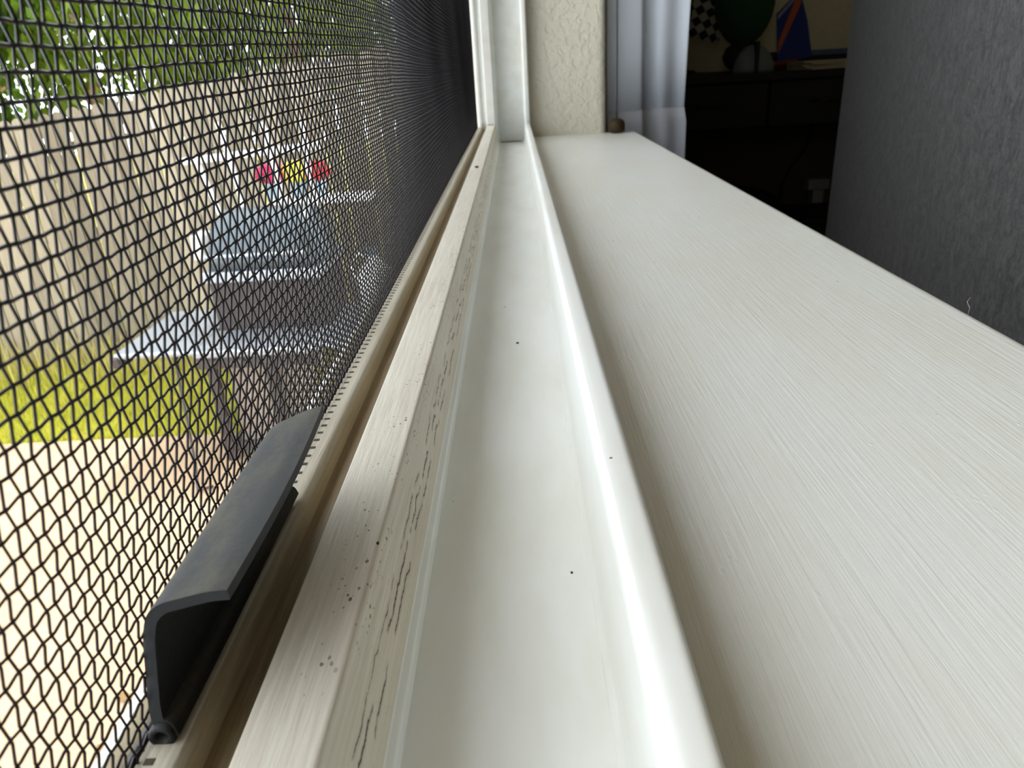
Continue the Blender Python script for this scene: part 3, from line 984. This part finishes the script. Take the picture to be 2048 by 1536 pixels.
# lid: half barrel with rounded ends
bm = bmesh.new(); rings = []
for i in range(15):
    u = i / 14; x = -180 + 70 * u; sc_ = min(1, (1 - abs(2 * u - 1) ** 7) ** .5 * 1.0 + .02)
    ring = []
    for k in range(17):
        a = math.pi * k / 16
        ring.append(bm.verts.new(W(x, 424 - 29 * math.cos(a) * (.25 + .75 * sc_), GT + 34 + 30 * math.sin(a) * sc_) - off))
    rings.append(ring)
for a, b in zip(rings, rings[1:]):
    for k in range(16): bm.faces.new((a[k], a[k + 1], b[k + 1], b[k]))
    bm.faces.new((a[16], a[0], b[0], b[16]))
bm.faces.new(rings[0]); bm.faces.new(rings[-1])
lid = from_bm('lid', bm, M_LID, gr, True)
bm = bmesh.new(); add_tube(bm, [W(-172, 393, GT + 44) - off, W(-172, 388, GT + 44) - off, W(-118, 388, GT + 44) - off, W(-118, 393, GT + 44) - off], .011, 10); from_bm('handle', bm, M_STEEL, lid, True)
# white knob-like bracket on the lid side
bm = bmesh.new(); add_box(bm, W(-187, 408, GT + 38) - off, W(-181, 424, GT + 52) - off, .012, 3); from_bm('hinge_cap', bm, M_WHITE, lid)
for (x0, y0) in ((-172, 364), (-140, 364), (-172, 440), (-118, 440)):
    box_obj('leg', W(x0 - 2.6, y0, G0 + .2), W(x0 + 2.6, y0 + 5, GT - 4), M_GDARK, gr, .004)
box_obj('cabinet_door', W(-166, 372, G0 + 9), W(-118, 375, GT - 12), M_DOOR, gr, .006)
box_obj('bottom_shelf', W(-174, 366, G0 + 5), W(-116, 446, G0 + 8.5), M_GDARK, gr, .004)
bm = bmesh.new()
add_tube(bm, [W(*p) - off for p in ((-196, 380, GT - 3), (-196, 374, GT - 20), (-190, 360, GT - 42), (-184, 345, GT - 60), (-178, 330, G0 + 2), (-172, 335, G0 + 1.2))], .009, 8)
from_bm('gas_hose', bm, M_GDARK, gr, True)

# ------------------------------------------------------------------ white rack behind the grill with flower pots
rk = root('plant_rack', 'white metal rack of slanted posts and a top bar behind the grill', 'plant rack', W(-150, 468, G0))
off = rk.location
RY = 470.0
def P_(px, py, Y=RY):
    x, z = onpx_y(px, py, Y); return W(x, Y, z) - off
bm = bmesh.new(); a_, b_ = P_(357, 325), P_(640, 290); add_tube(bm, [a_, b_], .022, 8); from_bm('top_bar', bm, M_WHITE, rk, True)
for i, pl in enumerate([[(393, 322), (450, 450)], [(435, 245), (462, 325), (492, 432)], [(523, 245), (545, 320), (575, 440)], [(605, 245), (615, 330), (640, 440)]]):
    bm = bmesh.new(); q = [P_(*p) for p in pl]
    d = (q[-1] - q[-2]).normalized(); foot = q[-1] + d * ((q[-1].z + .0) / max(.05, -d.z)) ; foot.z = .0
    add_tube(bm, q + [foot], .016, 8); from_bm('post', bm, M_WHITE, rk, True)
bm = bmesh.new(); add_box(bm, W(-160, 471.8, -75) - off, W(-95, 496, -72) - off, .004); from_bm('shelf', bm, M_WHITE, rk)
M_POT = mat('glazed_pot', lin((150, 176, 190)), .35)
M_LEAFP = leaf_mat('pot_leaf', lin((66, 92, 30)), lin((132, 146, 60)), .4)
for lab, colr, px, py, pr_ in [('pot of deep pink flowers on the white rack', (210, 24, 84), 545, 362, 9), ('pot of yellow flowers in the middle of the white rack', (232, 214, 70), 590, 330, 8),
                          ('pot of red flowers at the right end of the white rack', (206, 30, 40), 632, 345, 8)]:
    x, z = onpx_y(px, py, 484)
    fp = root('flower_pot', lab, 'flower pot', W(x, 484, -71.9), 'flower pots on the white rack')
    bm = bmesh.new(); add_lathe(bm, [(.04, 0), (.046, .01), (.056, .09), (.06, .09), (.06, .105), (.045, .105)], (0, 0, 0), 20); from_bm('pot', bm, M_POT, fp, True)
    nl = 260; hz = z + 69
    d = rng.normal(0, 1, (nl, 3)); d /= np.linalg.norm(d, axis=1, keepdims=True)
    C = d * rng.uniform(.3, 1, (nl, 1)) * np.array([pr_, pr_, max(5, hz * .35)]) + np.array([0, 0, max(15, hz * .7)])
    s = np.cross(d, rng.normal(0, 1, (nl, 3))); s /= np.linalg.norm(s, axis=1, keepdims=True); t_ = np.cross(d, s)
    def quads(C, s, t_, w):
        q = np.stack([C - s * w, C + t_ * w, C + s * w, C - t_ * w], 1); return q.reshape(-1, 3) * .01
    link_mesh('leaves', np_mesh('leaves', quads(C * .92, s, t_, 2.6), np.arange(nl * 4).reshape(-1, 4)), M_LEAFP, fp, kind='stuff')
    mf = leaf_mat('petal', lin(colr), lin(tuple(min(255, int(c * 1.1 + 12)) for c in colr)), .35)
    link_mesh('blooms', np_mesh('blooms', quads(C * 1.04 + d * 1.5, t_, s, 2.8), np.arange(nl * 4).reshape(-1, 4)), mf, fp, kind='stuff')

# white bag / jug right of the grill lid
jg = root('white_jug', 'white plastic jug standing right of the grill lid', 'jug', W(-84, 405, GT))
bm = bmesh.new(); add_lathe(bm, [(.06, 0), (.1, .01), (.105, .2), (.09, .28), (.035, .34), (.033, .38), (.01, .385)], (0, 0, 0), 20); from_bm('body', bm, M_WHITE, jg, True)
bm = bmesh.new(); add_tube(bm, [(-.03, 0, .36), (-.09, 0, .38), (-.135, 0, .3), (-.1, 0, .2)], .01, 8); from_bm('handle', bm, M_WHITE, jg, True)
bm = bmesh.new(); add_lathe(bm, [(.038, 0), (.04, .002), (.04, .028), (.01, .03)], (0, 0, .375), 16); from_bm('cap', bm, mat('jug_cap', lin((80, 110, 120)), .5), jg, True)

# dry leaves on the patio near the wall
M_DRYLEAF = mat('dry_leaf', lin((120, 92, 50)), .8)
lf = None
for i in range(9):
    bm = None
    if lf is None:
        bm = bmesh.new(); sp_ = [bm.verts.new((s * .01, 0, .003 + .004 * abs(math.sin(s)))) for s in (-4, -1.5, 1.5, 4)]
        l_ = [bm.verts.new((s * .01, .016, .010)) for s in (-1.5, 1.5)]; r_ = [bm.verts.new((s * .01, -.016, .012)) for s in (-1.5, 1.5)]
        for a_, b_, c_ in ((sp_[0], sp_[1], l_[0]), (sp_[2], sp_[3], l_[1]), (sp_[0], r_[0], sp_[1]), (sp_[2], r_[1], sp_[3])): bm.faces.new((a_, b_, c_))
        bm.faces.new((sp_[1], sp_[2], l_[1], l_[0])); bm.faces.new((r_[0], r_[1], sp_[2], sp_[1]))
        o = from_bm('dry_leaf', bm, M_DRYLEAF); lf = o
    else:
        o = lf.copy(); COL.objects.link(o)
    o['label'] = 'small curled brown leaf lying on the bare patio close to the house'; o['category'] = 'leaf'; o['group'] = 'dry leaves on the patio'
    o.location = W(random.uniform(-150, -110), random.uniform(120, 200), G0); o.rotation_euler = (0, 0, random.uniform(0, 6.28))

# a fine hair standing off the rounded front edge of the sill
bm = bmesh.new()
add_tube(bm, [W(*p) for p in ((14.35, 22.4, -8.25), (14.42, 22.5, -8.02), (14.36, 22.6, -7.85), (14.5, 22.7, -7.74))], .00006, 5)
from_bm('hair', bm, mat('fine_hair', lin((190, 186, 176)), .4), None, True, label='single fine pale hair curling up from the front edge of the sill', category='hair')
